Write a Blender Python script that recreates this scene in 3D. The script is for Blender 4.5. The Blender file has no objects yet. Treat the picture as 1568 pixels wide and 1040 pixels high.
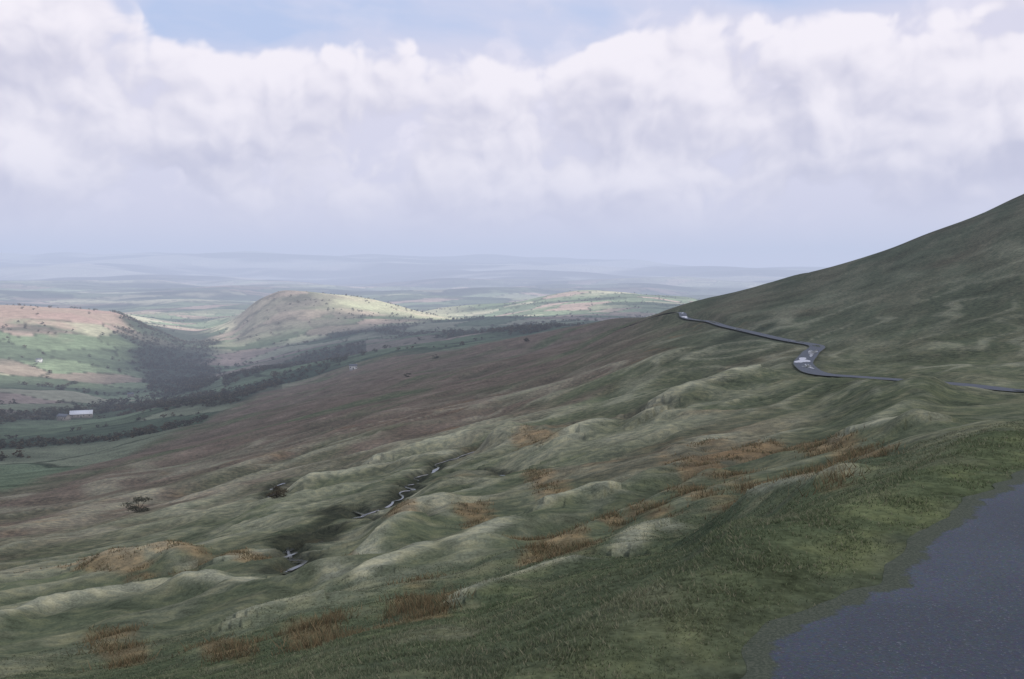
import bpy, math, numpy as np
from mathutils import Vector
rng=np.random.default_rng(7)
F=1524.0; P=math.radians(4.3); cp,sp=math.cos(P),math.sin(P)
def ray(px,py):
    a=(px-784)/F; b=(520-py)/F
    dy=cp+b*sp; dz=-sp+b*cp
    return math.atan2(a,dy), dz/math.hypot(a,dy)
def px_of(th): return 784+F*np.tan(np.clip(th,-1.2,1.2))
def sstep(a,b,x):
    t=np.clip((x-a)/(b-a),0,1); return t*t*(3-2*t)
def pchip(x,y,xi):
    x=np.asarray(x,float); y=np.asarray(y,float); one=(y.ndim==1)
    if one: y=y[:,None]
    h=np.diff(x)[:,None]; d=np.diff(y,axis=0)/h
    m=np.zeros_like(y); m[0]=d[0]; m[-1]=d[-1]
    a,b=d[:-1],d[1:]; ok=(a*b)>0
    w1=2*h[1:]+h[:-1]; w2=h[1:]+2*h[:-1]
    with np.errstate(all='ignore'):
        mm=(w1+w2)/(w1/a+w2/b)
    m[1:-1]=np.where(ok,mm,0)
    xi=np.clip(np.asarray(xi,float),x[0],x[-1])
    k=np.clip(np.searchsorted(x,xi)-1,0,len(x)-2)
    hh=h[k]; t=((xi-x[k])[:,None])/hh
    r=(1+2*t)*(1-t)**2*y[k]+t*(1-t)**2*hh*m[k]+t*t*(3-2*t)*y[k+1]+t*t*(t-1)*hh*m[k+1]
    return r[:,0] if one else r
# ---------- noise
def hsh(ix,iy,seed):
    h=(ix.astype(np.int64)*374761393+iy.astype(np.int64)*668265263+seed*69069)&0xffffffff
    h=((h^(h>>13))*1274126177)&0xffffffff
    return (h^(h>>16))
def h01(ix,iy,seed): return (hsh(ix,iy,seed)&0xffff)/65535.0
def perlin(x,y,seed=0):
    ix=np.floor(x); iy=np.floor(y); fx=x-ix; fy=y-iy
    ux=fx*fx*fx*(fx*(fx*6-15)+10); uy=fy*fy*fy*(fy*(fy*6-15)+10)
    def g(i,j):
        a=h01(ix+i,iy+j,seed)*6.2831853
        return np.cos(a)*(fx-i)+np.sin(a)*(fy-j)
    a=g(0,0)*(1-ux)+g(1,0)*ux; b=g(0,1)*(1-ux)+g(1,1)*ux
    return (a*(1-uy)+b*uy)*1.5
def fbm(x,y,seed=0,o=4):
    s=0;a=1;t=0
    for k in range(o):
        s=s+a*perlin(x*2**k+k*17.3,y*2**k-k*9.1,seed+k); t+=a; a*=.55
    return s/t
def voro(X,Y,s,seed,euc=False):
    x=X/s; y=Y/s; ix=np.floor(x); iy=np.floor(y)
    f1=np.full(x.shape,9.);f2=np.full(x.shape,9.);cid=np.zeros(x.shape); acc=np.zeros(x.shape)
    for i in (-1,0,1):
        for j in (-1,0,1):
            cx=ix+i; cy=iy+j
            px=cx+.15+.7*h01(cx,cy,seed); py=cy+.15+.7*h01(cx,cy,seed+5)
            d=np.hypot(x-px,y-py)
            if euc: acc+=np.exp(-11*d); continue
            d=np.maximum(np.abs(x-px),np.abs(y-py))*.6+d*.4
            c=h01(cx,cy,seed+11)
            n=d<f1
            f2=np.where(n,f1,np.minimum(f2,d)); cid=np.where(n,c,cid); f1=np.where(n,d,f1)
    return -np.log(acc+1e-9)/11 if euc else (f1,f2,cid)
# ---------- terrain profiles : bearing column -> (range, dip) knots
FARZ={6500:-290,9000:-300,14000:-295,22000:-200}
def col(px,near,ys,far32,far44,extra=None):
    th,_=ray(px,450); d=dict(near)
    for r,y in ys.items(): d[r]=ray(px,y)[1]*r
    for r,z in FARZ.items():
        if r not in d: d[r]=z
    d[26000]=far32*.5-40; d[33000]=far44*.76+20; d[40000]=-250; d[60000]=-400
    if extra: d.update(extra)
    k=sorted(d); return th,k,[d[q] for q in k]
C=[]
C.append((-math.pi,[.4,5,25,80,200,430,1000,3000,9000,30000,60000],[-2,-2,-4,-8,-10,0,20,-50,-200,-100,0]))
C.append((-1.6,[.4,5,25,80,200,430,1000,1400,2800,4500,9000,14000,30000,60000],[-2,-2.6,-8,-24,-48,-80,-120,-150,-130,-150,-280,-300,0,200]))
C.append((math.radians(-46),[.4,5,9,25,80,200,430,1000,1400,2000,2800,3300,4500,9000,14000,22000,33000,44000,60000],[-2,-2.7,-4,-11,-30,-58,-98,-170,-205,-220,-160,-130,-150,-280,-300,-230,270,-300,-300]))
n0={.4:-2,5:-2.55,9:-4.1}
C.append(col(-200,n0,{25:1062,45:1000,80:925,130:865,200:820,300:778,430:742,560:718,750:695,1000:672,1400:635,2000:583,2400:538,2800:498,3300:470,4000:476,5000:484},60,360))
C.append(col(0,n0,{25:1050,45:985,80:910,130:850,200:808,300:768,430:735,560:712,750:690,1000:668,1400:635,2000:585,2400:542,2800:502,3300:473,4000:479,5000:486},60,350))
C.append(col(100,n0,{25:1036,45:968,80:895,130:840,200:795,300:755,430:722,560:700,750:680,1000:660,1400:634,2000:590,2400:546,2800:504,3300:474,4000:480,5000:486},50,345))
C.append(col(170,n0,{25:1022,45:953,80:882,130:828,200:782,300:742,430:710,560:688,750:670,1000:652,1400:630,2000:597,2400:556,2800:512,3300:477,4000:485,5000:490},40,345))
C.append(col(230,n0,{25:1012,45:942,80:870,130:816,200:770,300:730,430:698,560:677,750:659,1000:640,1400:618,2000:592,2400:566,2800:533,3300:505,4000:504,5000:496},40,350))
C.append(col(300,{.4:-2,5:-2.5,9:-3.9},{25:998,45:925,80:853,130:800,200:755,300:715,430:685,560:665,750:646,1000:626,1400:605,2000:584,2400:568,2800:550,3300:534,4000:516,5000:498},40,350))
C.append(col(350,{.4:-2,5:-2.5,9:-3.8},{25:986,45:912,80:842,130:787,200:743,300:703,430:674,560:654,750:635,1000:616,1400:596,2000:577,2400:566,2800:554,3300:532,4000:500,5000:488},40,350))
C.append(col(400,{.4:-2,5:-2.48,9:-3.75},{25:972,45:900,80:830,130:774,200:732,300:692,430:663,560:643,750:624,1000:605,1400:586,2000:568,2400:558,2800:546,3300:512,4000:460,5000:478},40,350))
C.append(col(440,{.4:-2,5:-2.45,9:-3.7},{25:961,45:889,80:820,130:765,200:723,300:684,430:655,560:635,750:615,1000:597,1400:579,2000:561,2400:550,2800:536,3300:498,4000:446,5000:470},40,345))
C.append(col(520,{.4:-2,5:-2.43,9:-3.6},{25:944,45:871,80:800,130:748,200:705,300:666,430:636,560:616,750:597,1000:579,1400:562,2000:545,2400:533,2800:519,3300:486,4000:452,5000:470},0,320))
C.append(col(600,{.4:-2,5:-2.4,9:-3.5},{25:927,45:853,80:782,130:730,200:686,300:648,430:618,560:598,750:580,1000:562,1400:546,2000:528,2400:516,2800:505,3300:488,4000:466,5000:474},0,260))
C.append(col(700,{.4:-2,5:-2.37,9:-3.4},{25:908,45:833,80:762,130:711,200:667,300:629,430:598,560:579,750:561,1000:545,1400:531,2000:512,2400:503,2800:496,3300:490,4000:484,5000:467},0,235))
C.append(col(784,{.4:-2,5:-2.35,9:-3.25},{25:890,45:815,80:745,130:695,200:651,300:612,430:580,560:562,750:545,1000:530,1400:518,2000:505,2400:498,2800:492,3300:486,4000:478,5000:464},0,230))
C.append(col(880,{.4:-2,5:-2.3,9:-3.0},{14:925,25:868,45:795,80:727,130:676,200:629,300:587,430:555,560:537,750:521,1000:510,1400:504,2000:502,2400:496,2800:491,3300:484,4000:474,5000:456},-50,120))
C.append(col(960,{.4:-2,5:-2.25,9:-2.85},{14:902,25:848,45:776,80:712,130:658,200:606,300:558,430:524,560:505,750:494,1000:496,1400:502,2000:503,2400:497,2800:491,3300:484,4000:472,5000:456},-100,0))
C.append(col(1050,{.4:-2,5:-2.15,9:-2.7},{14:878,25:820,45:752,80:692,130:632,200:577,300:530,430:495,480:482,560:467,750:480,1000:500,2000:505,4000:474,5000:460},-150,-150))
C.append(col(1150,{.4:-2,5:-2.05,9:-2.35},{14:835,25:780,45:728,80:678,130:618,200:565,280:524,340:500,430:466,540:440,750:452,1000:480,2000:500,4000:480},-200,-250))
C.append(col(1250,{.4:-2,5:-2,7:-2.1},{14:785,25:742,45:705,80:662,110:625,140:592,165:576,213:547,260:526,300:508,430:447,530:413,750:425,1000:460,2000:500,4000:480},-200,-300))
C.append(col(1350,{.4:-2,6:-2},{14:752,25:714,45:680,80:628,108:586,140:585,180:566,220:545,300:487,430:420,540:383,750:395,1000:440,2000:480,4000:480},-200,-300))
C.append(col(1420,{.4:-2,7:-2},{14:731,25:694,45:660,80:612,104:578,125:592,150:582,200:548,300:471,430:398,550:356,750:366,1000:410,2000:460,4000:465},-200,-300))
C.append(col(1470,{.4:-2,8:-2},{14:716,25:682,45:652,80:622,105:598,125:594,150:576,200:545,300:461,430:384,550:338,750:347,1000:390,2000:445,4000:455},-200,-300))
C.append(col(1568,{.4:-2,10:-2},{15:695,25:664,45:641,80:624,110:604,140:588,200:538,300:440,430:345,560:300,750:302,1000:340,2000:400,4000:430},-200,-300))
C.append(col(1800,{.4:-2,12:-2},{25:655,45:630,80:605,110:580,200:500,300:400,430:290,600:215,750:210,1000:250,2000:340,4000:400},-200,-300))
C.append((math.radians(48),[.4,14,30,60,110,200,430,700,1000,2000,4000,9000,32000,60000],[-2,-2.2,-3.5,-4,0,12,60,120,140,120,0,-200,-200,-200]))
C.append((1.6,[.4,14,60,200,700,1000,2000,4000,9000,60000],[-2,-1.5,6,35,150,180,160,60,-150,-100]))
C.append((math.pi,[.4,5,25,80,200,430,1000,3000,9000,30000,60000],[-2,-2,-4,-8,-10,0,20,-50,-200,-100,0]))
# fine grids
NR=1180
rr=np.exp(np.linspace(math.log(.4),math.log(60000),NR)); lr=np.log(rr)
D0=math.radians(32)
dense=np.linspace(-D0,D0,1180)
side=D0+(math.pi-D0)*np.linspace(0,1,70)[1:]**1.6
TH=np.concatenate([-side[::-1],dense,side])
tab=np.stack([pchip(np.log(k),z,lr) for _,k,z in C],axis=1)
ZB=pchip([c[0] for c in C],tab.T,TH).T
for _ in range(6):
    ZB[1:-1]=(ZB[:-2]+2*ZB[1:-1]+ZB[2:])/4
for _ in range(10):
    ZB[:,1:-1]=(ZB[:,:-2]+2*ZB[:,1:-1]+ZB[:,2:])/4
def sample(Z,X,Y):
    X=np.asarray(X,float);Y=np.asarray(Y,float)
    th=np.arctan2(X,Y); l=np.log(np.maximum(np.hypot(X,Y),.41))
    i=(l-lr[0])/(lr[1]-lr[0]); i=np.clip(i,0,NR-1.001); i0=i.astype(int); fi=i-i0
    j0=np.clip(np.searchsorted(TH,th)-1,0,len(TH)-2); fj=np.clip((th-TH[j0])/(TH[j0+1]-TH[j0]),0,1)
    return (Z[i0,j0]*(1-fi)*(1-fj)+Z[i0+1,j0]*fi*(1-fj)+Z[i0,j0+1]*(1-fi)*fj+Z[i0+1,j0+1]*fi*fj)
def locate(px,py,rmin=3.):
    th,t=ray(px,py); X=rr*math.sin(th); Y=rr*math.cos(th)
    tt=sample(ZB,X,Y)/rr
    k=np.where((tt>=t)&(rr>rmin))[0]
    k=k[0] if len(k) else NR-1
    k=max(k,1); a=(t-tt[k-1])/(tt[k]-tt[k-1]+1e-12); a=min(max(a,0),1)
    r=rr[k-1]*(1-a)+rr[k]*a
    return r*math.sin(th), r*math.cos(th), r
def curve(pts,step):
    p=np.array(pts,float); s=np.r_[0,np.cumsum(np.hypot(*np.diff(p[:,:2],axis=0).T))]
    n=max(3,int(s[-1]/step)); q=np.linspace(0,s[-1],n)
    return pchip(s,p,q)
R,T=np.meshgrid(rr,TH,indexing='ij')
X=R*np.sin(T); Y=R*np.cos(T); PX=px_of(T); PX=np.where(np.abs(T)>1.2,np.sign(T)*9000,PX)
def nearest(px,py,pts):
    d=np.full(px.shape,1e9,np.float32); k=np.zeros(px.shape,np.int32)
    for c in range(0,len(px),4000):
        a=px[c:c+4000,None].astype(np.float32)-pts[None,:,0].astype(np.float32)
        b=py[c:c+4000,None].astype(np.float32)-pts[None,:,1].astype(np.float32)
        q=a*a+b*b; m=q.argmin(1); k[c:c+4000]=m; d[c:c+4000]=np.sqrt(q[np.arange(len(m)),m])
    return d,k
# ---------- roads / streams in plan
road_xy=[(-9,-12),(-4.2,-5.6),(-.2,-.6),(3.0,3.3),(6.7,7.9),(12.5,15),(22,27),(35,46),(46,68),(52,86),(54.5,104),(56,122)]
for q in [(1310,582),(1262,574),(1232,560),(1240,541),(1243,527),(1200,520),(1165,512),(1112,500),(1085,492),(1050,487),(1040,478)]:
    x,y,r=locate(*q,rmin=100); 
    if q[0]==1310: th_=math.atan2(x,y); r=max(r,160); x,y=r*math.sin(th_),r*math.cos(th_)
    road_xy.append((x,y))
lx,ly=road_xy[-1]; road_xy.append((lx-3,ly+40)); road_xy.append((lx-25,ly+110))
rc=curve(road_xy,1.2)
for _ in range(5): rc[1:-1]=(rc[:-2]+2*rc[1:-1]+rc[2:])/4
rz=sample(ZB,rc[:,0],rc[:,1])
for _ in range(60): rz[1:-1]=(rz[:-2]+2*rz[1:-1]+rz[2:])/4
nearm=np.hypot(rc[:,0],rc[:,1])<16; rz[nearm]=-2.0
for _ in range(20): rz[1:-1]=(rz[:-2]+2*rz[1:-1]+rz[2:])/4
rz[np.hypot(rc[:,0],rc[:,1])<13]=-2.0
Z=ZB.copy()
# ---------- undulation
smooth_right=1-.5*sstep(1000,1300,PX)*sstep(150,260,R)
hummock=1+.85*sstep(25,50,R)*(1-sstep(200,420,R))*(1-sstep(1000,1350,PX))
peak=np.zeros_like(Z); dip=np.zeros_like(Z)
for i,L in enumerate([3000,1400,650,300,140,65,30,14,6.5,3,1.4,.6]):
    a=.034*L*(1.25 if L<100 else 1)*(1.6 if L<8 else 1)
    w=np.clip((L/(R*.0101)-2)/3,0,1)*(1-sstep(.16,.5,L/R))
    m=w>0
    xx=X[m]; yy=Y[m]
    wx_=xx+L*.5*perlin(xx/L/1.3,yy/L/1.3,140+i); wy_=yy+L*.5*perlin(xx/L/1.3+5,yy/L/1.3,160+i)
    if L<80: nn=perlin((wx_*.87-wy_*.5)/L*1.1+3.1*i,(wx_*.5+wy_*.87)/L*.38-1.7*i,40+i)
    else: nn=perlin((wx_*.83+wy_*.55)/L+3.1*i,(wy_*.83-wx_*.55)/L*.6-1.7*i,40+i)
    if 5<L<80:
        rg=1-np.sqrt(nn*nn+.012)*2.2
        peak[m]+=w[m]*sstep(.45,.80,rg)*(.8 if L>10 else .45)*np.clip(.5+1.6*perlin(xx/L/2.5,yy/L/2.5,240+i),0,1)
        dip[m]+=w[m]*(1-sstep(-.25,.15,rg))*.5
        nn=nn*.35+.55*(rg-.3)
    hk=hummock[m] if L<60 else 1
    Z[m]+=a*w[m]*nn*smooth_right[m]*hk
m=R>7000
Z[m]+=(.5-np.abs(perlin(X[m]/5200,Y[m]/2600,93))*1.6)*85*sstep(7000,11000,R[m])
m=R>13000
Z[m]+=(.5-np.abs(perlin(X[m]/9000,Y[m]/5200,91))*1.6)*200*sstep(13000,24000,R[m])*(1-.5*sstep(900,1200,PX[m]))
Z[m]+=(perlin(X[m]/3300,Y[m]/2600,92))*80*sstep(13000,24000,R[m])
# ---------- grassy mounds (old landslip tongues)
M=[[(-60,985),(0,968),(120,940),(250,912),(450,897)],
 [(480,905),(560,850),(600,820),(640,784),(690,792)],[(560,905),(610,878),(650,858)],
 [(690,868),(740,830),(790,812)],[(840,792),(900,766),(965,757)],[(380,770),(430,752),(540,724),(640,705),(720,690),(800,679)],
 [(520,800),(600,770),(640,752)],[(940,850),(1000,820),(1040,808)],
 [(960,645),(1020,622),(1100,592),(1195,572)],[(880,690),(950,662),(1000,652)],[(1120,790),(1220,760),(1320,735)],
 [(300,985),(420,950),(520,925)],[(330,870),(400,850),(470,838)],[(100,880),(220,868),(300,862)],[(700,940),(800,900),(900,870)],[(560,715),(640,690),(720,672)],[(1250,690),(1330,668),(1430,650)]]
crest=np.zeros_like(Z)
md=(R<420)&(R>9)&(np.abs(T)<.62)
mx,my,mr=X[md],Y[md],R[md]; wob=1+.9*fbm(mx/7,my/7,5,4)
accz=np.zeros(mx.shape); accc=np.zeros(mx.shape)
for k,pl in enumerate(M):
    pts=[locate(*q,rmin=8) for q in pl]; rm=np.mean([q[2] for q in pts])
    c=curve([(q[0],q[1]) for q in pts],rm*.012)
    c[:,0]+=perlin(c[:,0]/(rm*.12),c[:,1]/(rm*.12),k)*rm*.025; c[:,1]+=perlin(c[:,0]/(rm*.1),c[:,1]/(rm*.1),k+50)*rm*.04
    d,i=nearest(mx,my,c); w=rm*.036*wob
    s=i/len(c); ends=sstep(0,.18,s)*(1-sstep(.82,1,s))+.2
    b=np.exp(-(d/w)**2*1.)*np.clip(ends,0,1)
    accz=np.maximum(accz,b*rm*.016); accc=np.maximum(accc,np.exp(-(d/(w*.38))**2)*ends)
Z[md]+=accz; crest[md]=accc
# ---------- streams
S=[[(735,684),(700,695),(672,706),(650,722),(636,738),(600,758),(552,780),(505,782),(492,800),(500,818),(455,826),(432,842),(440,862),(470,868)],
   [(430,735),(426,745),(400,762)],[(560,772),(548,784),(556,792)],[(455,826),(446,838),(462,855)],[(940,706),(900,712),(815,717),(760,722),(712,716)]]
streams=[]
md=(R<260)&(R>30)&(np.abs(T)<.6); mx,my,mr=X[md],Y[md],R[md]; zz=Z[md]; wet=np.zeros_like(Z); wt=np.zeros(mx.shape)
for k,pl in enumerate(S):
    pts=[locate(*q,rmin=8)[:2] for q in pl]; c=curve(pts,.6)
    c[:,0]+=perlin(c[:,0]/7,c[:,1]/7,k+70)*2.4; c[:,1]+=perlin(c[:,0]/7,c[:,1]/7,k+80)*2.4
    z=sample(ZB,c[:,0],c[:,1])
    for _ in range(12): z[1:-1]=(z[:-2]+2*z[1:-1]+z[2:])/4
    streams.append((c,z))
    d,i=nearest(mx,my,c)
    w=1-sstep(.8,6.,d); zz=zz*(1-w)+(z[i]-.25*w)*w
    w2=1-sstep(.4,1.3,d); zz=zz-.5*w2
    wt=np.maximum(wt,1-sstep(.6,2.2,d))
Z[md]=zz; wet[md]=wt
# ---------- road bench
HW=1.9
md=(R<760)&(X>-14)&(X<170)&(Y>-20); mx,my,mr=X[md],Y[md],R[md]
d,i=nearest(mx,my,rc); tw=np.clip(1.2+mr*.05,1.2,6)
nearR=np.hypot(rc[i,0],rc[i,1])
hw=np.where(nearR<20,2.3,HW)
w=1-sstep(0,1,(d-hw-.5)/tw)
zt=rz[i]-.012-.0014*np.maximum(mr-6,0)
zz=Z[md]*(1-w)+zt*w
zz+=np.where(nearR<40,.05*sstep(.35,1.2,d-hw)*(1-sstep(1.2,2.8,d-hw)),0)
Z[md]=zz
rdist=np.full(Z.shape,1e3); rdist[md]=d-hw
# ---------- colour (albedo) map
def lin(r,g,b,k=.78,ds=.2):
    c=np.array([r,g,b])/255.; c=np.where(c<.04045,c/12.92,((c+.055)/1.055)**2.4); c=c/k
    return c*(1-ds)+c.mean()*ds
col_=np.zeros(Z.shape+(3,))
def mixc(mask,c):
    global col_
    col_=col_*(1-mask[...,None])+np.asarray(c)*mask[...,None]
n_big=fbm(X/60,Y/60,11,4); n_mid=fbm(X/11,Y/11,12,4); n_huge=fbm(X/320,Y/320,13,4); n_sm=fbm(X/3.2,Y/3.2,17,3)
streak=fbm((X*.87-Y*.5)/7,(X*.5+Y*.87)/34,14,4)
streak2=fbm((X*.9-Y*.43)/45,(X*.43+Y*.9)/300,15,4)
olive=lin(84,92,68); dol=lin(69,78,60); pale=lin(146,147,122); brown=lin(104,90,80); green=lin(80,94,60); rust=lin(126,102,68); hay=lin(116,115,90)
col_[:]=olive
mixc(sstep(-.25,.3,n_mid)*.6,dol); mixc(sstep(.0,.4,streak)*.45,hay); mixc(sstep(.1,.4,n_sm)*.35*(R<250),hay)
mixc(sstep(.05,.35,n_big)*.4*(R>30)*(1-sstep(1100,1300,PX)),brown)
bm=sstep(95,200,R)*(1-sstep(880,1080,PX))*sstep(-.28,.12,streak2+.35*n_big+.14)
mixc(bm*.8,brown); mixc(bm*sstep(.05,.4,streak)*.5,lin(116,102,90)); mixc(bm*sstep(.12,.4,-n_mid)*.45,lin(78,76,64)); mixc(bm*sstep(.1,.35,-n_big)*.5,lin(80,86,64))
hs=sstep(1000,1150,PX)*sstep(180,300,R)
mixc(hs*.8,lin(76,84,68)); mixc(hs*sstep(.0,.4,streak)*.4,lin(96,98,80)); mixc(hs*sstep(.0,.3,streak2)*.5,lin(100,98,80)); mixc(hs*sstep(.05,.4,-streak2)*.6,lin(61,69,58)); mixc(hs*sstep(.05,.4,n_big)*.35,lin(90,82,68))
ng=1-sstep(10,40,R); mixc(ng*.6*sstep(-.3,.3,n_mid+.2),green)
mixc(np.clip(sstep(.15,.5,fbm(X/1.3,Y/1.3,18,3))*ng*.5,0,1),hay)
mixc((1-sstep(.2,1.6,rdist+.6*n_mid))*(R<40)*.5,lin(90,99,62))
gravel_n=fbm(X/.5,Y/.5,19,3)
mixc((1-sstep(-.2,.45,rdist+.5*gravel_n))*(R<40)*.8,lin(68,74,62))
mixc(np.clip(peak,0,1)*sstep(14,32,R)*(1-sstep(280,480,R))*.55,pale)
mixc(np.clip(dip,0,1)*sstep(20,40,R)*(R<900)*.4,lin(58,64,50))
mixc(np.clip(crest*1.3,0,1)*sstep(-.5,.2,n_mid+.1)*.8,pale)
mixc(wet*.85,lin(48,52,42))
mixc(((1-sstep(.2,3.,rdist))*(R>60)*.35),lin(66,72,60))
RUSH=[(850,848,60,26),(870,825,40,14),(730,795,34,30),(820,688,40,12),(1130,690,60,15),(1200,745,100,20),(1290,690,80,12),(1090,765,60,18),(640,945,46,36),(560,990,50,22),(470,980,50,24),(160,1005,50,24),(860,750,45,12),(1060,715,50,14),(690,925,22,20),(260,865,150,9),(150,885,120,10),(330,1010,50,16),(520,860,30,14),(610,800,26,10),(1000,790,50,12),(940,805,30,9),(1180,690,60,9),(820,730,30,9)]
rush=np.zeros_like(Z)
md=(R<420)&(R>12)&(np.abs(T)<.6)
tx=784+F*np.sin(T[md])/np.cos(T[md]); ty=405-F*(ZB[md]/R[md])/np.cos(T[md])
rv=np.full(tx.shape,-2.)
for a,b,wx,wy in RUSH: rv=np.maximum(rv,1-((tx-a)/wx)**2-((ty-b)/wy)**2)
rush[md]=np.clip(sstep(-.4,.9,rv+1.8*n_mid[md]+1.2*n_sm[md]),0,1)
mixc(rush*.55,rust)
mixc(((R>14)&(R<400)).astype(float)*sstep(.2,.45,n_mid*.6+n_big*.6)*(1-sstep(1000,1300,PX))*.35,rust)
# enclosed farmland
edge_r=np.interp(PX,[-800,0,150,300,400,560,700,784,880,1050],[300,340,480,760,1150,1350,1250,1350,1450,1500])
farm=sstep(.94,1.06,R/edge_r*(1+.18*n_huge)+0.05*n_big)
rot=.5; Xr=X*math.cos(rot)-Y*math.sin(rot); Yr=X*math.sin(rot)+Y*math.cos(rot)
md=R>280
wx=Xr+30*perlin(X/260,Y/260,61); wy=Yr+30*perlin(X/260,Y/260,62)
f1a,f2a,ida=voro(wx[md],wy[md],165,3)
f1b,f2b,idb=voro(wx[md],wy[md]*.7,420,4)
far=sstep(5200,6800,R[md])[...,None]
pal=np.array([lin(92,108,82),lin(104,120,92),lin(84,98,74),lin(116,122,98),lin(140,140,116),lin(90,104,82),lin(122,112,98),lin(76,90,70),lin(100,114,88),lin(138,122,110)])*1.0
def pick(i): return pal[np.clip((i*len(pal)).astype(int),0,len(pal)-1)]
fc=pick(ida)*(1-far)+pick(idb)*far
fc*=(1+.25*n_big[md]+.3*n_huge[md])[...,None]
hedge=(1-sstep(.02,.05,(f2a-f1a)))*(1-far[...,0])+(1-sstep(.03,.09,f2b-f1b))*far[...,0]
fc=fc*(1-hedge[...,None]*.75)+lin(52,60,46)*hedge[...,None]*.75
wood_and_shade=sstep(.0,.22,fbm(X[md]/700,Y[md]/480,23,4)-.08+.12*sstep(5000,9000,R[md]))  # woodland, spread wider far out to stand for shadow of clouds
fc=fc*(1-.8*wood_and_shade[...,None])+lin(52,64,54)*.8*wood_and_shade[...,None]
q=sstep(8000,20000,R[md])[...,None]; shade_tone=sstep(-.12,.22,fbm(X[md]/5200,Y[md]/2400,26,4))[...,None]  # far plain: dark bands put the shadow of clouds into the colour
fc=fc*(1-.8*q)+(.03+.24*shade_tone)*np.array([1.0,1,.95])*.8*q
fc*=(1-.5*(1-shade_tone)*sstep(5500,8500,R[md])[...,None])
tyf=405-F*(ZB[md]/R[md])/np.cos(np.clip(T[md],-.8,.8)); hnf=fbm(X[md]/230,Y[md]/230,87,3); pxf=PX[md]
bl=np.maximum(np.exp(-((tyf-(606+(330-pxf)*.12)-14*hnf)/11)**2)*(pxf<430)*(pxf>-60),np.exp(-((tyf-575-(pxf-380)*-.25)/7)**2)*(pxf>340)*(pxf<560))
bl=np.maximum(bl,np.exp(-((tyf-508-8*hnf)/6)**2)*(pxf>500)*(pxf<860)*sstep(-.25,.0,hnf))*(R[md]<3000)*.85
fc=fc*(1-bl[...,None])+lin(50,60,50)*bl[...,None]
# upper valley: shadow of clouds put into the field colours as a dark tint
valley_shade=sstep(330,430,pxf)*(1-sstep(3000,3400,R[md]))*.6+(1-sstep(330,430,pxf))*(1-sstep(1500,1900,R[md]))*.4
fc=fc*(1-valley_shade[...,None])+fc*np.array([.42,.50,.52])*valley_shade[...,None]
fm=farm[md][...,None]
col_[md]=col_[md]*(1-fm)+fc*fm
# centre hill
md=(R>2700)&(R<5200)&(np.abs(T)<.6)
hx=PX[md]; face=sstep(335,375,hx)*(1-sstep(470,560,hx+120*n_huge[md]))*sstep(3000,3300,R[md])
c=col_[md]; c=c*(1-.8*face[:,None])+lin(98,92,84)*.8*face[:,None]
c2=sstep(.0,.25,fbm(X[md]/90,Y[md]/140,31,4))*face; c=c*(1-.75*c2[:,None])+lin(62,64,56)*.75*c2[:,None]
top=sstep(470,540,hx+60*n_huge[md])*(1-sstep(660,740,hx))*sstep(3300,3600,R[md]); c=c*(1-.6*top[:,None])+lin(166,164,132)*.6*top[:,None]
c=c*(1+.15*sstep(3200,3500,R[md]))[:,None]  # extra gain puts the sunlit brightness into the hill colour
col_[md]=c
# left hill bracken crown, wooded right flank
md=(R>1500)&(R<4200)&(PX<380)
ty=405-F*(ZB[md]/R[md])/np.cos(T[md]); hx=PX[md]; hz_=fbm(X[md]/170,Y[md]/170,34,4)
c=col_[md]; k=(1-sstep(492,508,ty+26*hz_))*(1-sstep(190,220,hx)); c=c*(1-.8*k[:,None])+lin(142,118,108)*.8*k[:,None]
flank=sstep(-6,22,hx-180-(ty-490)*.3+50*hz_)*(1-sstep(585,615,ty+30*hz_))*(1-sstep(300,350,hx+40*hz_))
c=c*(1-.88*flank[:,None])+lin(50,58,50)*.88*flank[:,None]
col_[md]=c
col_=np.clip(col_,.01,.6)
# ---------- mesh helpers
def mk(name,V,Fc,mat,col=None,smooth=True,parent=None):
    V=np.asarray(V,np.float32).reshape(-1,3); Fc=np.asarray(Fc,np.int32); k=Fc.shape[1]
    me=bpy.data.meshes.new(name); me.vertices.add(len(V)); me.vertices.foreach_set('co',V.ravel())
    me.loops.add(Fc.size); me.loops.foreach_set('vertex_index',Fc.ravel())
    me.polygons.add(len(Fc)); me.polygons.foreach_set('loop_start',np.arange(0,Fc.size,k,dtype=np.int32))
    me.update(calc_edges=True)
    if smooth: me.polygons.foreach_set('use_smooth',np.ones(len(Fc),bool))
    if col is not None:
        a=me.attributes.new('col','FLOAT_COLOR','POINT'); c=np.ones((len(V),4),np.float32); col=np.asarray(col); c[:,:col.shape[-1]]=col.reshape(-1,col.shape[-1]); a.data.foreach_set('color',c.ravel())
    me.materials.append(mat); o=bpy.data.objects.new(name,me); bpy.context.scene.collection.objects.link(o)
    if parent: o.parent=parent
    return o
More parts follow.
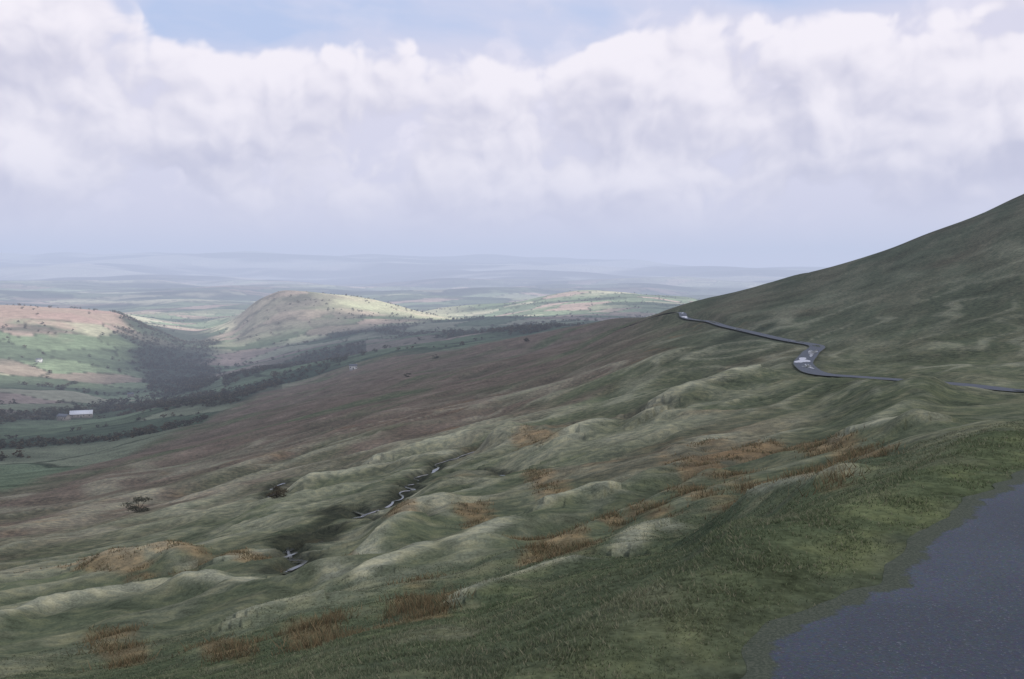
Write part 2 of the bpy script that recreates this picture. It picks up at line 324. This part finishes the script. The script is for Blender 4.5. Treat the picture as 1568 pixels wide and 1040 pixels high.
class NT:
    def __init__(s,tree): s.t=tree; s.n=tree.nodes; s.n.clear()
    def add(s,ty,ins=None,**kw):
        n=s.n.new(ty)
        for k,v in kw.items(): setattr(n,k,v)
        for k,v in (ins or {}).items():
            if isinstance(v,bpy.types.NodeSocket): s.t.links.new(v,n.inputs[k])
            else: n.inputs[k].default_value=v
        return n
    def math(s,op,a,b=0.,c=None,clamp=False):
        i={0:a,1:b}
        if c is not None: i[2]=c
        return s.add('ShaderNodeMath',i,operation=op,use_clamp=clamp).outputs[0]
    def smooth(s,x,a,b):
        return s.add('ShaderNodeMapRange',{0:x,1:a,2:b,3:0.,4:1.},interpolation_type='SMOOTHSTEP').outputs[0]
    def mix(s,f,a,b,bt='MIX'):
        n=s.add('ShaderNodeMix',data_type='RGBA',blend_type=bt)
        for k,v in ((0,f),(6,a),(7,b)):
            if isinstance(v,bpy.types.NodeSocket): s.t.links.new(v,n.inputs[k])
            else: n.inputs[k].default_value=v
        return n.outputs[2]
def mat(name):
    m=bpy.data.materials.new(name); m.use_nodes=True; return m,NT(m.node_tree)
# ground material
gm,n=mat('moor_ground')
pos=n.add('ShaderNodeNewGeometry').outputs['Position']
at=n.add('ShaderNodeAttribute',attribute_name='col').outputs['Color']
def nz(sc,det=4,ro=.6): return n.add('ShaderNodeTexNoise',{'Vector':pos,'Scale':sc,'Detail':float(det),'Roughness':ro}).outputs[0]
a=nz(9,3,.7); b=nz(.9,4,.65); c=nz(.06,3,.6)
v=n.math('ADD',n.math('MULTIPLY',a,.9),n.math('ADD',n.math('MULTIPLY',b,1.2),n.math('MULTIPLY',c,.7)))
v=n.math('ADD',n.math('MULTIPLY',n.math('SUBTRACT',v,1.4),1.6),1.0)
v=n.math('MAXIMUM',v,.3)
cc=n.add('ShaderNodeCombineColor',{0:v,1:v,2:v}).outputs[0]
base=n.mix(1.0,at,cc,'MULTIPLY')
hue=n.smooth(b,.46,.6)
base=n.mix(n.math('MULTIPLY',hue,.3),base,n.mix(1.0,base,(1.35,1.13,.88,1),'MULTIPLY'))
b1=n.add('ShaderNodeBump',{'Strength':.7,'Distance':.12,'Height':nz(4,3,.7)}).outputs[0]
b2=n.add('ShaderNodeBump',{'Strength':.6,'Distance':1.1,'Height':nz(.3,4,.7),'Normal':b1}).outputs[0]
bs=n.add('ShaderNodeBsdfDiffuse',{'Color':base,'Roughness':.5,'Normal':b2})
n.add('ShaderNodeOutputMaterial',{0:bs.outputs[0]})
nt=len(TH)
idx=np.arange(NR*nt).reshape(NR,nt)
Fq=np.stack([idx[:-1,:-1],idx[:-1,1:],idx[1:,1:],idx[1:,:-1]],-1).reshape(-1,4)[:,::-1]
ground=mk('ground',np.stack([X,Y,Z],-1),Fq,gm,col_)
def zg(x,y): return sample(Z,x,y)
fm_,n=mat('foliage'); at=n.add('ShaderNodeAttribute',attribute_name='col').outputs['Color']
bs=n.add('ShaderNodeBsdfDiffuse',{'Color':at}); tl=n.add('ShaderNodeBsdfTranslucent',{'Color':at})
n.add('ShaderNodeOutputMaterial',{0:n.add('ShaderNodeMixShader',{0:.3,1:bs.outputs[0],2:tl.outputs[0]}).outputs[0]})
# ---------- road
am,n=mat('wet_asphalt'); pos=n.add('ShaderNodeNewGeometry').outputs['Position']
eg=n.add('ShaderNodeSeparateColor',{0:n.add('ShaderNodeAttribute',attribute_name='col').outputs['Color']}).outputs[0]
na=n.add('ShaderNodeTexNoise',{'Vector':pos,'Scale':55.,'Detail':4.,'Roughness':.7}).outputs[0]
nb=n.add('ShaderNodeTexNoise',{'Vector':pos,'Scale':.8,'Detail':5.,'Roughness':.6}).outputs[0]
nc=n.add('ShaderNodeTexNoise',{'Vector':pos,'Scale':4.,'Detail':6.,'Roughness':.7}).outputs[0]
vv=n.add('ShaderNodeTexVoronoi',{'Vector':pos,'Scale':70.}).outputs['Color']
base=n.mix(n.smooth(nb,.35,.65),(.040,.053,.074,1),(.072,.089,.114,1)); base=n.mix(.45,base,n.mix(1.,base,vv,'MULTIPLY')); base=n.mix(n.smooth(na,.58,.7),base,(.18,.19,.20,1))
ef=n.smooth(n.math('ADD',eg,n.math('MULTIPLY',n.math('SUBTRACT',nc,.5),1.5)),.42,.66)
mud=n.mix(n.smooth(na,.4,.62),(.045,.058,.034,1),(.095,.105,.07,1))
base=n.mix(ef,base,mud)
ro=n.math('ADD',n.math('ADD',.45,n.math('MULTIPLY',nb,.4)),n.math('MULTIPLY',ef,.4),clamp=True)
bp=n.add('ShaderNodeBump',{'Strength':.7,'Distance':.012,'Height':na}).outputs[0]
bs=n.add('ShaderNodeBsdfPrincipled',{'Base Color':base,'Roughness':ro,'Specular IOR Level':.45,'Normal':bp}); n.add('ShaderNodeOutputMaterial',{0:bs.outputs[0]})
def ribbon(name,c,z,hwl,hwr,m,seg=8,rough=0.,crown=0.,S_=None):
    t=np.gradient(c,axis=0); t/=np.hypot(t[:,0],t[:,1])[:,None]; nx,ny=t[:,1],-t[:,0]
    s=np.linspace(-1,1,seg+1) if S_ is None else np.array(S_); seg=len(s)-1; V=[]
    L=hwl+rough*fbm(c[:,0]/1.1,c[:,1]/1.1,3,3); Rr=hwr+rough*fbm(c[:,0]/.9+9,c[:,1]/.9,4,3)
    for q in s:
        o=np.where(q<0,L*q,Rr*q)
        V.append(np.stack([c[:,0]+nx*o,c[:,1]+ny*o,z+crown*(1-q*q)-(.006 if (abs(q)==1 and crown>0) else 0)],-1))
    V=np.stack(V,1); k=np.arange(V.shape[0]*(seg+1)).reshape(-1,seg+1)
    Fc=np.stack([k[:-1,:-1],k[:-1,1:],k[1:,1:],k[1:,:-1]],-1).reshape(-1,4)[:,::-1]
    e=sstep(.86,1.,np.abs(s)); e=np.repeat(np.tile(e,V.shape[0])[:,None],3,1)
    return mk(name,V,Fc,m,e)
sfine=np.r_[0,np.cumsum(np.hypot(*np.diff(rc,axis=0).T))]
q=np.r_[np.arange(0,40,.04),np.arange(40,sfine[-1],1.)]
rcx=pchip(sfine,np.c_[rc,rz],q); nr_=np.hypot(rcx[:,0],rcx[:,1])
hwv=np.where(nr_<20,2.45,HW)
ribbon('road',rcx[:,:2],rcx[:,2]-.004,hwv,hwv,am,10,np.where(nr_<22,.3,.12),.02,[-1,-.97,-.94,-.91,-.87,-.8,-.5,-.25,0,.25,.5,.8,.87,.91,.94,.97,1])
# puddles
wm,n=mat('water'); 
pos=n.add('ShaderNodeNewGeometry').outputs['Position']
bp=n.add('ShaderNodeBump',{'Strength':.1,'Distance':.01,'Height':n.add('ShaderNodeTexNoise',{'Vector':pos,'Scale':6.}).outputs[0]}).outputs[0]
bs=n.add('ShaderNodeBsdfPrincipled',{'Base Color':(.05,.06,.07,1),'Roughness':.04,'IOR':1.6,'Specular IOR Level':1.,'Normal':bp}); n.add('ShaderNodeOutputMaterial',{0:bs.outputs[0]})
sw,n=mat('stream_water')
pos=n.add('ShaderNodeNewGeometry').outputs['Position']
bp=n.add('ShaderNodeBump',{'Strength':.4,'Distance':.03,'Height':n.add('ShaderNodeTexNoise',{'Vector':pos,'Scale':3.}).outputs[0]}).outputs[0]
bs=n.add('ShaderNodeBsdfPrincipled',{'Base Color':(.03,.035,.035,1),'Roughness':.12,'IOR':1.33,'Normal':bp}); n.add('ShaderNodeOutputMaterial',{0:bs.outputs[0]})
PV=[];PF=[]
def puddle(px,py,ln,wd,side=0.):
    x,y,r=locate(px,py,rmin=100); d,i=nearest(np.array([x]),np.array([y]),rc); i=int(i[0])
    t=rc[min(i+2,len(rc)-1)]-rc[i-2]; t/=np.hypot(*t); nn=np.array([t[1],-t[0]])
    a=np.linspace(0,2*math.pi,28,endpoint=False); k=1+.35*np.sin(3*a+px)+.2*np.sin(5*a+py)
    b=len(PV)
    cx=rc[i]+nn*side; PV.append((cx[0],cx[1],rz[i]+.05))
    for aa,kk in zip(a,k):
        o=np.clip(math.sin(aa)*wd*kk+side,-1.8,1.8); p=rc[i]+t*math.cos(aa)*ln*kk+nn*o
        dd,ii=nearest(np.array([p[0]]),np.array([p[1]]),rc); PV.append((p[0],p[1],rz[int(ii[0])]+.05))
    for j in range(28): PF.append((b,b+1+j,b+1+(j+1)%28))
for q in [(1243,540,9,.9,.5),(1240,552,7,1.1,-.3),(1232,562,5,.8,.4),(1250,530,4,.7,0),(1040,479,12,1.3,0),(1048,486,9,1.0,.3),(1100,492,9,1.,0),(1130,505,7,.6,-.5),(1525,600,5,.8,-.3),(1540,603,3,.6,.6),(1215,523,6,.5,.6),(1075,491,6,.6,0)]: puddle(*q)
mk('puddle',PV,PF,wm)
for k,(c,z) in enumerate(streams):
    w=.10+.38*np.clip(fbm(c[:,0]/6,c[:,1]/6,k,3)+.05,0,1)
    ribbon('stream',c,z-.57,w,w,sw,2)
# ---------- trees
def frusta(p0,p1,r0,r1,ns=5):
    p0=np.array(p0,float);p1=np.array(p1,float); d=p1-p0; d/=np.linalg.norm(d)
    u=np.cross(d,[.3,.9,.1]); u/=np.linalg.norm(u); v=np.cross(d,u); V=[]
    for p,r in ((p0,r0),(p1,r1)):
        for k in range(ns):
            a=2*math.pi*k/ns; V.append(p+r*(math.cos(a)*u+math.sin(a)*v))
    return np.array(V),[(k,(k+1)%ns,ns+(k+1)%ns,ns+k) for k in range(ns)]
def tree_t(nl,seed,ls,squat=1.,low=0.,bark=(.06,.05,.04)):
    g=np.random.default_rng(seed); V=[];Fc=[];Cc=[];b=0
    def ad(v,f,c):
        nonlocal b
        V.append(v); Fc.extend([tuple(i+b for i in q) for q in f]); Cc.append(np.tile(c,(len(v),1))); b+=len(v)
    ad(*frusta((0,0,-.05),(0.01,.01,.32-low*.6),.035,.025),bark); lobes=[]
    for k in range(8):
        a=k*2.4+g.uniform(-.3,.3); rad=g.uniform(.12,.3)*squat; h=g.uniform(.42-low,.85)
        tip=(math.cos(a)*rad,math.sin(a)*rad,h); ad(*frusta((0.01,.01,(.22+.1*g.random())*(1-low*1.5)),tip,.018,.005,4),bark)
        lobes.append((tip,g.uniform(.11,.2)))
    lobes.append(((0,0,.86),.13))
    for k in range(nl):
        (cx,cy,cz),r=lobes[g.integers(len(lobes))]
        d=g.normal(size=3); d/=np.linalg.norm(d); rr_=r*g.uniform(.35,1.1)
        c=np.array([cx+d[0]*rr_*squat,cy+d[1]*rr_*squat,cz+d[2]*rr_*.85])
        u=g.normal(size=3);u/=np.linalg.norm(u); w=np.cross(u,g.normal(size=3)); w/=np.linalg.norm(w); s=ls*g.uniform(.6,1.3)
        br=g.uniform(.6,1.35)
        ad(np.array([c-u*s-w*s*.4,c+u*s*.2-w*s,c+u*s+w*s*.3,c-u*s*.3+w*s]),[(0,1,2,3)],np.array([.09,.09,.064])*br)
    return np.concatenate(V),np.array(Fc),np.concatenate(Cc)
def scatter(name,pos,h,temps,wide=1.):
    V=[];Fc=[];Cc=[];b=0
    for k in range(len(pos)):
        v,f,c=temps[k%len(temps)]; a=rng.uniform(0,6.28); ca,sa=math.cos(a),math.sin(a); s=h[k]
        w=wide*rng.uniform(.85,1.25)
        vv=np.stack([(v[:,0]*ca-v[:,1]*sa)*s*w,(v[:,0]*sa+v[:,1]*ca)*s*w,v[:,2]*s],-1)+pos[k]
        V.append(vv);Fc.append(f+b); t=rng.uniform(.75,1.3)*(np.array([1,1,1]) if rng.random()<.6 else np.array([1.2,1.0,.88])); Cc.append(c*t); b+=len(v)
    return mk(name,np.concatenate(V),np.concatenate(Fc),fm_,np.concatenate(Cc),smooth=False)
small=[tree_t(60,s,.085,1.25,.25) for s in range(6)]
N=110000
th=rng.uniform(math.radians(-31),math.radians(20),N); r=np.exp(rng.uniform(math.log(600),math.log(5600),N))
x=r*np.sin(th); y=r*np.cos(th); px=px_of(th)
er=np.interp(px,[-800,0,150,300,400,560,700,784,880,1050],[300,340,480,760,1150,1350,1250,1350,1450,1500])
xr=x*math.cos(rot)-y*math.sin(rot)+30*perlin(x/260,y/260,61); yr=x*math.sin(rot)+y*math.cos(rot)+30*perlin(x/260,y/260,62)
f1,f2,_=voro(xr,yr,165,3); onh=(f2-f1)<.02
hn=fbm(x/230,y/230,87,3)
wd=fbm(x/700,y/480,23,4)>.16
py=405-F*sample(ZB,x,y)/r/np.cos(th); hz2=fbm(x/170,y/170,34,4)
hillwood=((px-180-(py-490)*.3+50*hz2)>6)&(px+40*hz2<325)&(py+30*hz2<600)&(r<3500)&(r>1500)
belt=(np.abs(py-(606+(330-px)*.12)-14*hn)<9)&(px<430)&(px>-60)|((np.abs(py-575-(px-380)*-.25)<6)&(px>340)&(px<560))|((np.abs(py-508-8*hn)<4)&(px>500)&(px<860)&(hn>-.15))
ok=((onh&(rng.random(N)<.40*(hn>-.02)))|(wd&(rng.random(N)<.10))|(hillwood&(rng.random(N)<.45))|(belt&(rng.random(N)<.28)))&(r>er*1.05)
sel=np.where(ok)[0][:5600]
pos=np.c_[x[sel],y[sel],zg(x[sel],y[sel])-.8]
scatter('hedgerow_trees',pos,rng.uniform(4,7.5,len(sel))*np.clip(r[sel]/1500,.65,1.15),small,1.3)
big=[tree_t(1300,s+30,.028,1.5,.28) for s in range(3)]
for k,(a,b,h) in enumerate([(213,790,2.6),(424,774,1.9),(668,554,4.2),(624,578,3.5),(806,530,4),(868,502,4),(312,636,5)]):
    qx,qy,_=locate(a,b); z0=float(zg(qx,qy))-.3
    o=scatter('hawthorn_bush',np.array([[0.,0,0]]),[h],[big[k%3]],1.35); o.location=(qx,qy,z0)
# ---------- farm buildings
def flat(name,c,ro=.7):
    m,n=mat(name); pos=n.add('ShaderNodeNewGeometry').outputs['Position']
    no=n.add('ShaderNodeTexNoise',{'Vector':pos,'Scale':1.2,'Detail':5.}).outputs[0]
    bs=n.add('ShaderNodeBsdfPrincipled',{'Base Color':n.mix(no,tuple(q*.8 for q in c)+(1,),tuple(min(q*1.15,.9) for q in c)+(1,)),'Roughness':ro}); n.add('ShaderNodeOutputMaterial',{0:bs.outputs[0]}); return m
white=flat('whitewash',(.6,.6,.58)); slate=flat('slate',(.12,.13,.15)); sheet=flat('pale_sheet_roof',(.75,.76,.78),.4); stone=flat('stone_wall',(.3,.27,.23)); glass=flat('window_glass',(.04,.05,.06),.1); doorm=flat('door_paint',(.08,.1,.07))
BOX=[(0,1,2,3),(4,7,6,5),(0,4,5,1),(1,5,6,2),(2,6,7,3),(3,7,4,0)]
def box(name,c,s,m,par):
    cx,cy,cz=c;a,b,h=s[0]/2,s[1]/2,s[2]/2
    V=[(cx-a,cy-b,cz-h),(cx-a,cy+b,cz-h),(cx+a,cy+b,cz-h),(cx+a,cy-b,cz-h),(cx-a,cy-b,cz+h),(cx-a,cy+b,cz+h),(cx+a,cy+b,cz+h),(cx+a,cy-b,cz+h)]
    mk(name,V,BOX,m,smooth=False,parent=par)
def building(name,px,py,L,W,H,rot,wall,roof,chim=True):
    x,y,r=locate(px,py,rmin=300); e=bpy.data.objects.new(name,None); bpy.context.scene.collection.objects.link(e)
    e.location=(x,y,float(zg(x,y))+.8); e.rotation_euler=(0,0,math.radians(rot))
    box('walls',(0,0,H/2-1),(L,W,H+2),wall,e)
    g=W*.32; o=.5
    V=[(-L/2-o,-W/2-o,H),(L/2+o,-W/2-o,H),(L/2+o,0,H+g),(-L/2-o,0,H+g),(L/2+o,W/2+o,H),(-L/2-o,W/2+o,H)]
    V+= [(a,b,c+.25) for a,b,c in V]
    Fq=[(6,7,8,9),(9,8,10,11),(0,3,2,1),(3,5,4,2),(0,1,7,6),(5,11,10,4),(1,2,8,7),(2,4,10,8),(0,6,9,3),(3,9,11,5)]
    mk('roof',V,Fq,roof,smooth=False,parent=e)
    mk('gable_walls',[(-L/2,-W/2,H),(-L/2,W/2,H),(-L/2,0,H+g),(-L/2+.3,0,H+g),(L/2,-W/2,H),(L/2,W/2,H),(L/2,0,H+g),(L/2-.3,0,H+g)],[(0,1,2,3),(4,7,6,5)],wall,smooth=False,parent=e)
    box('door',(0,-W/2-.03,1.1),(1.2,.1,2.2),doorm,e)
    for i in range(4):
        wxp=-L/2+L*(i+.5)/4
        if abs(wxp)>1.2: box('window_%d'%(i+1),(wxp,-W/2-.03,H*.6),(1.1,.1,1.2),glass,e)
    if chim: box('chimney',(L/2-1,0,H+g+.5),(.9,.9,1.6),stone,e)
building('farm_barn',125,636,26,13,4,18,stone,sheet,False)
building('farm_barn',98,642,14,8,4.5,-20,stone,slate,False)
building('farmhouse',541,565,9,6,4,10,white,slate)
building('farmhouse',200,604,10,6,5,30,stone,slate)
building('farmhouse',640,474,14,8,6,0,white,slate)
building('farmhouse',60,548,12,7,5.5,5,white,slate)
# ---------- grass blades & rushes
def blades(name,bx,by,bz,h,w,colr,lean=.35):
    n=len(bx); a=rng.uniform(0,math.pi,n); dx,dy=np.cos(a)*w,np.sin(a)*w; l=rng.uniform(0,6.28,n)
    ln=h*lean*rng.uniform(.2,1.4,n)
    V=np.stack([np.c_[bx-dx,by-dy,bz],np.c_[bx+dx,by+dy,bz],np.c_[bx+np.cos(l)*ln,by+np.sin(l)*ln,bz+h]],1)
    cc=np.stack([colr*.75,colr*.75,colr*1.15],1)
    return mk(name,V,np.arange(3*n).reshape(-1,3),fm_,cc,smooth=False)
def rdst(x,y):
    d,i=nearest(x,y,rc[:90]); return d-2.3
N=480000
th=rng.uniform(-.56,.56,N); r=np.exp(rng.uniform(math.log(3.6),math.log(34),N)); x=r*np.sin(th);y=r*np.cos(th)
d=rdst(x,y)+.4*fbm(x/.5,y/.5,19,3)+.12
tuf=fbm(x/.45,y/.45,77,3)
k=(d>.0)&(rng.random(N)<np.clip(.5+1.3*tuf,.1,1)*np.clip(.1+d*1.6,.1,1)); x,y,r,tuf,d=x[k],y[k],r[k],tuf[k],d[k]
cb=np.stack((sample(col_[...,0],x,y),sample(col_[...,1],x,y),sample(col_[...,2],x,y)),-1)
cb=cb*rng.uniform(.85,1.5,(len(x),1)); dry=rng.random(len(x))<.18; cb[dry]=cb[dry]*.3+np.array([.26,.24,.16])*.8
blades('grass',x,y,zg(x,y)-.01,(.016+.026*rng.random(len(x))+.026*np.clip(tuf,0,1))*(.9+r*.015)*np.clip(.4+d*.6,.4,1),.003+.0006*r,cb,.9)
N=120000; th=rng.uniform(-.5,.5,N); r=np.exp(rng.uniform(math.log(16),math.log(260),N)); x=r*np.sin(th);y=r*np.cos(th)
ru=sample(rush,x,y); clump=fbm(x/1.6,y/1.6,99,3)
k=(rng.random(N)<ru*np.clip(.05+1.5*clump,0,1)); x,y,r=x[k][:9000],y[k][:9000],r[k][:9000]
m_=14; s_=.2+.0015*r
X2=(np.repeat(x,m_)+rng.normal(size=len(x)*m_)*np.repeat(s_,m_)); Y2=(np.repeat(y,m_)+rng.normal(size=len(x)*m_)*np.repeat(s_,m_)); R2=np.repeat(r,m_)
hh=rng.uniform(.1,.3,len(X2))
cb=np.array([[.21,.16,.09]])*rng.uniform(.6,1.4,(len(X2),1)); gsel=rng.random(len(X2))<.35; cb[gsel]=np.array([.14,.14,.08])*rng.uniform(.7,1.3,(gsel.sum(),1))
blades('rush_clumps',X2,Y2,zg(X2,Y2)-.03,hh,.006+.0004*R2,cb,.7)
# ---------- out-of-view layer added overhead, its density shaped to shade the ground
el=math.radians(40); az=math.radians(130)
Sd=Vector((math.cos(el)*math.sin(az),math.cos(el)*math.cos(az),math.sin(el)))
HC=4000.
gx,gy=np.meshgrid(np.linspace(-9000,7000,220),np.linspace(-5000,6500,170),indexing='ij')
gr=np.hypot(gx,gy); gpx=px_of(np.arctan2(gx,gy)); gpx=np.where(gy<0,np.sign(gx)*3000+784,gpx)
re=np.interp(gpx,[-3000,-200,60,150,215,250,330,500,700,900,1100],[1700,1750,1750,1900,2150,2600,2850,2850,3150,3350,4300])
re=re*(1+.10*fbm(gx/500,gy/500,200,3))
cov=1-sstep(.93,1.07,gr/re)
dens=cov*np.clip(.95-.17*np.exp(-(gr/350)**2)+.15*fbm(gx/700,gy/700,201,3),.45,1)
for qx_,qy_,wr in [(-760,1830,90)]:
    dens*=1-.8*np.exp(-(((gx-qx_)/wr)**2+((gy-qy_)/(wr*1.2))**2))
zc=HC+120*fbm(gx/600,gy/600,202,4)
kx=(HC+100)/Sd.z
V=np.stack([gx+Sd.x*kx,gy+Sd.y*kx,zc],-1); k=np.arange(gx.size).reshape(gx.shape)
Fc=np.stack([k[:-1,:-1],k[1:,:-1],k[1:,1:],k[:-1,1:]],-1).reshape(-1,4)
keep=(dens.ravel()[Fc].max(1)>.01); Fc=Fc[keep]
cm,n=mat('added_cloud_sheet'); at=n.add('ShaderNodeAttribute',attribute_name='col').outputs['Color']
sh=n.add('ShaderNodeMixShader',{0:.6,1:n.add('ShaderNodeBsdfDiffuse',{0:(.9,.9,.92,1)}).outputs[0],2:n.add('ShaderNodeBsdfTranslucent',{0:(.95,.95,.97,1)}).outputs[0]})
mx_=n.add('ShaderNodeMixShader',{0:at,1:n.add('ShaderNodeBsdfTransparent').outputs[0],2:sh.outputs[0]}); n.add('ShaderNodeOutputMaterial',{0:mx_.outputs[0]})
mk('added_shade_cloud',V,Fc,cm,np.repeat(dens.ravel()[:,None],3,1))
# ---------- haze (absorbing volume; its own glow stands in for scattered light)
hm,n=mat('glowing_haze'); sg=1/12000.
ab=n.add('ShaderNodeVolumeAbsorption',{'Color':(0,0,0,1),'Density':sg}); em=n.add('ShaderNodeEmission',{'Color':(.535,.600,.785,1),'Strength':sg})
n.add('ShaderNodeOutputMaterial',{'Volume':n.add('ShaderNodeAddShader',{0:ab.outputs[0],1:em.outputs[0]}).outputs[0]})
W=37000.
V=[(-W,-W,-900),(-W,W,-900),(W,W,-900),(W,-W,-900),(-W,-W,600),(-W,W,600),(W,W,600),(W,-W,600)]
mk('haze',V,BOX,hm,smooth=False)
# ---------- cumulus banks round the horizon (sky backdrop, open above)
BL=[(380,160,130,80,.24),(60,250,120,50,.20),(960,110,140,80,.26),(1290,125,150,80,.26),(1540,120,110,110,.28),(690,140,130,70,.16),(120,80,140,60,.20),(990,275,90,28,.24),(1330,260,150,40,.20),(250,235,110,45,.20),(1150,200,130,60,.12),(1480,240,110,50,.16)]
GAP=[(590,30,290,46,.55),(850,50,66,36,.46),(1190,4,110,30,.62),(1375,16,105,26,.62),(345,70,80,30,.26),(40,0,90,16,.2)]
def E(u,v,q): return np.exp(-(((u-(q[0]-784)/F)*F/q[2])**2+((v-(405-q[1])/F)*F/q[3])**2))
def cden(u,v,seed,sc,blobs,oc=7,vk=4):
    wu=u+.022*fbm(u*13+seed,v*13,300+seed,3); wv=v+.020*fbm(u*13,v*13+seed,310+seed,3)
    su,sv=wu*sc,wv*sc*1.15
    D=.475+.60*fbm(su*5,sv*5,320+seed,oc)
    b=0;a=1.;t=0
    for k in range(vk):
        d=np.maximum(voro(su+.31*k,sv+.17*k,.115/2**k,340+seed+k,euc=True),0); b=b+a*(.40-d*d); t+=a; a*=.52
    D=D+.80*b/t
    if blobs:
        for q in BL: D=D+q[4]*E(u,v,q)
        for q in GAP: D=D-q[4]*E(u,v,q)
        D=D+.16*sstep(.5,.65,np.abs(u))*np.exp(-((v-.2)/.13)**2)
    return D
fu=np.linspace(-.58,.58,1240); su_=.58+(math.pi-.58)*np.linspace(0,1,200)[1:]
U=np.concatenate([-su_[::-1],fu,su_]); VV=np.concatenate([np.linspace(-.02,.29,360),np.linspace(.29,.46,60)[1:]])
UU,VE=np.meshgrid(U,VV,indexing='ij')
def layer(seed,sc,bl,lo,hi):
    D=cden(UU,VE,seed,sc,bl,6); Da=cden(UU+.006,VE+.011,seed,sc,bl,6); Db=cden(UU+.018,VE+.034,seed,sc,bl,4,3)
    lit=.54+1.35*(D-Da)+1.0*(D-Db)
    return sstep(lo,hi,D)[...,None],sstep(-.05,1.05,lit)[...,None],D
blue=sum(E(UU,VE,(q[0],q[1],q[2]*1.15,q[3]*1.25)) for q in GAP); blue=np.clip(blue*1.4,0,1)
blue=np.maximum(blue,sstep(.27,.36,VE)*.6)
wisp=np.clip(.5+1.3*fbm(UU*5+VE*6,VE*16,390,5),0,1)
blue=(blue*(1-.55*wisp))[...,None]
c=np.array([.75,.73,.87])*(1-blue)+np.array([.48,.59,.85])*blue
a2,l2,_=layer(7,1.4,False,.60,.82); a2=a2*.7*(1-blue)
c=c*(1-a2)+a2*(np.array([.66,.65,.79])*(1-l2)+np.array([.94,.89,.98])*l2)
a1,l1,D1=layer(0,1.,True,.60,.73)
c1=np.array([.59,.58,.72])*(1-l1)+np.array([1.,.945,1.])*l1
c=c*(1-a1)+c1*a1
low=(1-sstep(.0,.105,VE))[...,None]*.88
c=c*(1-low)+np.array([.77,.72,.85])*low
alpha=(1-sstep(.34,.455,VE))
RS=100000.
Vs=np.stack([RS*np.sin(UU)*np.cos(VE),RS*np.cos(UU)*np.cos(VE),RS*np.sin(VE)],-1)
k=np.arange(UU.size).reshape(UU.shape); Fc=np.stack([k[:-1,:-1],k[1:,:-1],k[1:,1:],k[:-1,1:]],-1).reshape(-1,4)
sm,n=mat('sky_cumulus'); at=n.add('ShaderNodeAttribute',attribute_name='col')
e_=n.add('ShaderNodeEmission',{'Color':at.outputs['Color'],'Strength':1.}); mxs=n.add('ShaderNodeMixShader',{0:at.outputs['Alpha'],1:n.add('ShaderNodeBsdfTransparent').outputs[0],2:e_.outputs[0]})
n.add('ShaderNodeOutputMaterial',{0:mxs.outputs[0]}); sm.cycles.emission_sampling='NONE'
mk('sky',Vs,Fc,sm,np.concatenate([np.clip(c,0,1),alpha[...,None]],-1).reshape(-1,4))
# ---------- sun
L=bpy.data.lights.new('sun','SUN'); L.energy=4.8; L.angle=math.radians(.5); L.color=(1,.95,.88)
so=bpy.data.objects.new('sun',L); bpy.context.scene.collection.objects.link(so); so.rotation_euler=Sd.to_track_quat('Z','Y').to_euler(); so.location=(0,0,50)
# ---------- world sky
w=bpy.data.worlds.new('World'); bpy.context.scene.world=w; w.use_nodes=True
n=NT(w.node_tree)
sky=n.add('ShaderNodeTexSky',sky_type='NISHITA',sun_disc=False,sun_elevation=el,sun_rotation=az,altitude=400.,dust_density=2.0)
veil=n.mix(.65,sky.outputs[0],(6.8,7.3,9.2,1))
bg=n.add('ShaderNodeBackground',{'Color':veil,'Strength':.1}); n.add('ShaderNodeOutputWorld',{0:bg.outputs[0]})
w.cycles.sampling_method='MANUAL'; w.cycles.sample_map_resolution=256
# ---------- camera
cam=bpy.data.cameras.new('camera'); cam.lens=35; cam.sensor_width=36; cam.clip_start=.1; cam.clip_end=250000
co=bpy.data.objects.new('camera',cam); bpy.context.scene.collection.objects.link(co); co.rotation_euler=(math.radians(90)-P,0,0)
sc=bpy.context.scene; sc.camera=co
sc.view_settings.view_transform='Standard'; sc.view_settings.look='None'; sc.view_settings.exposure=0
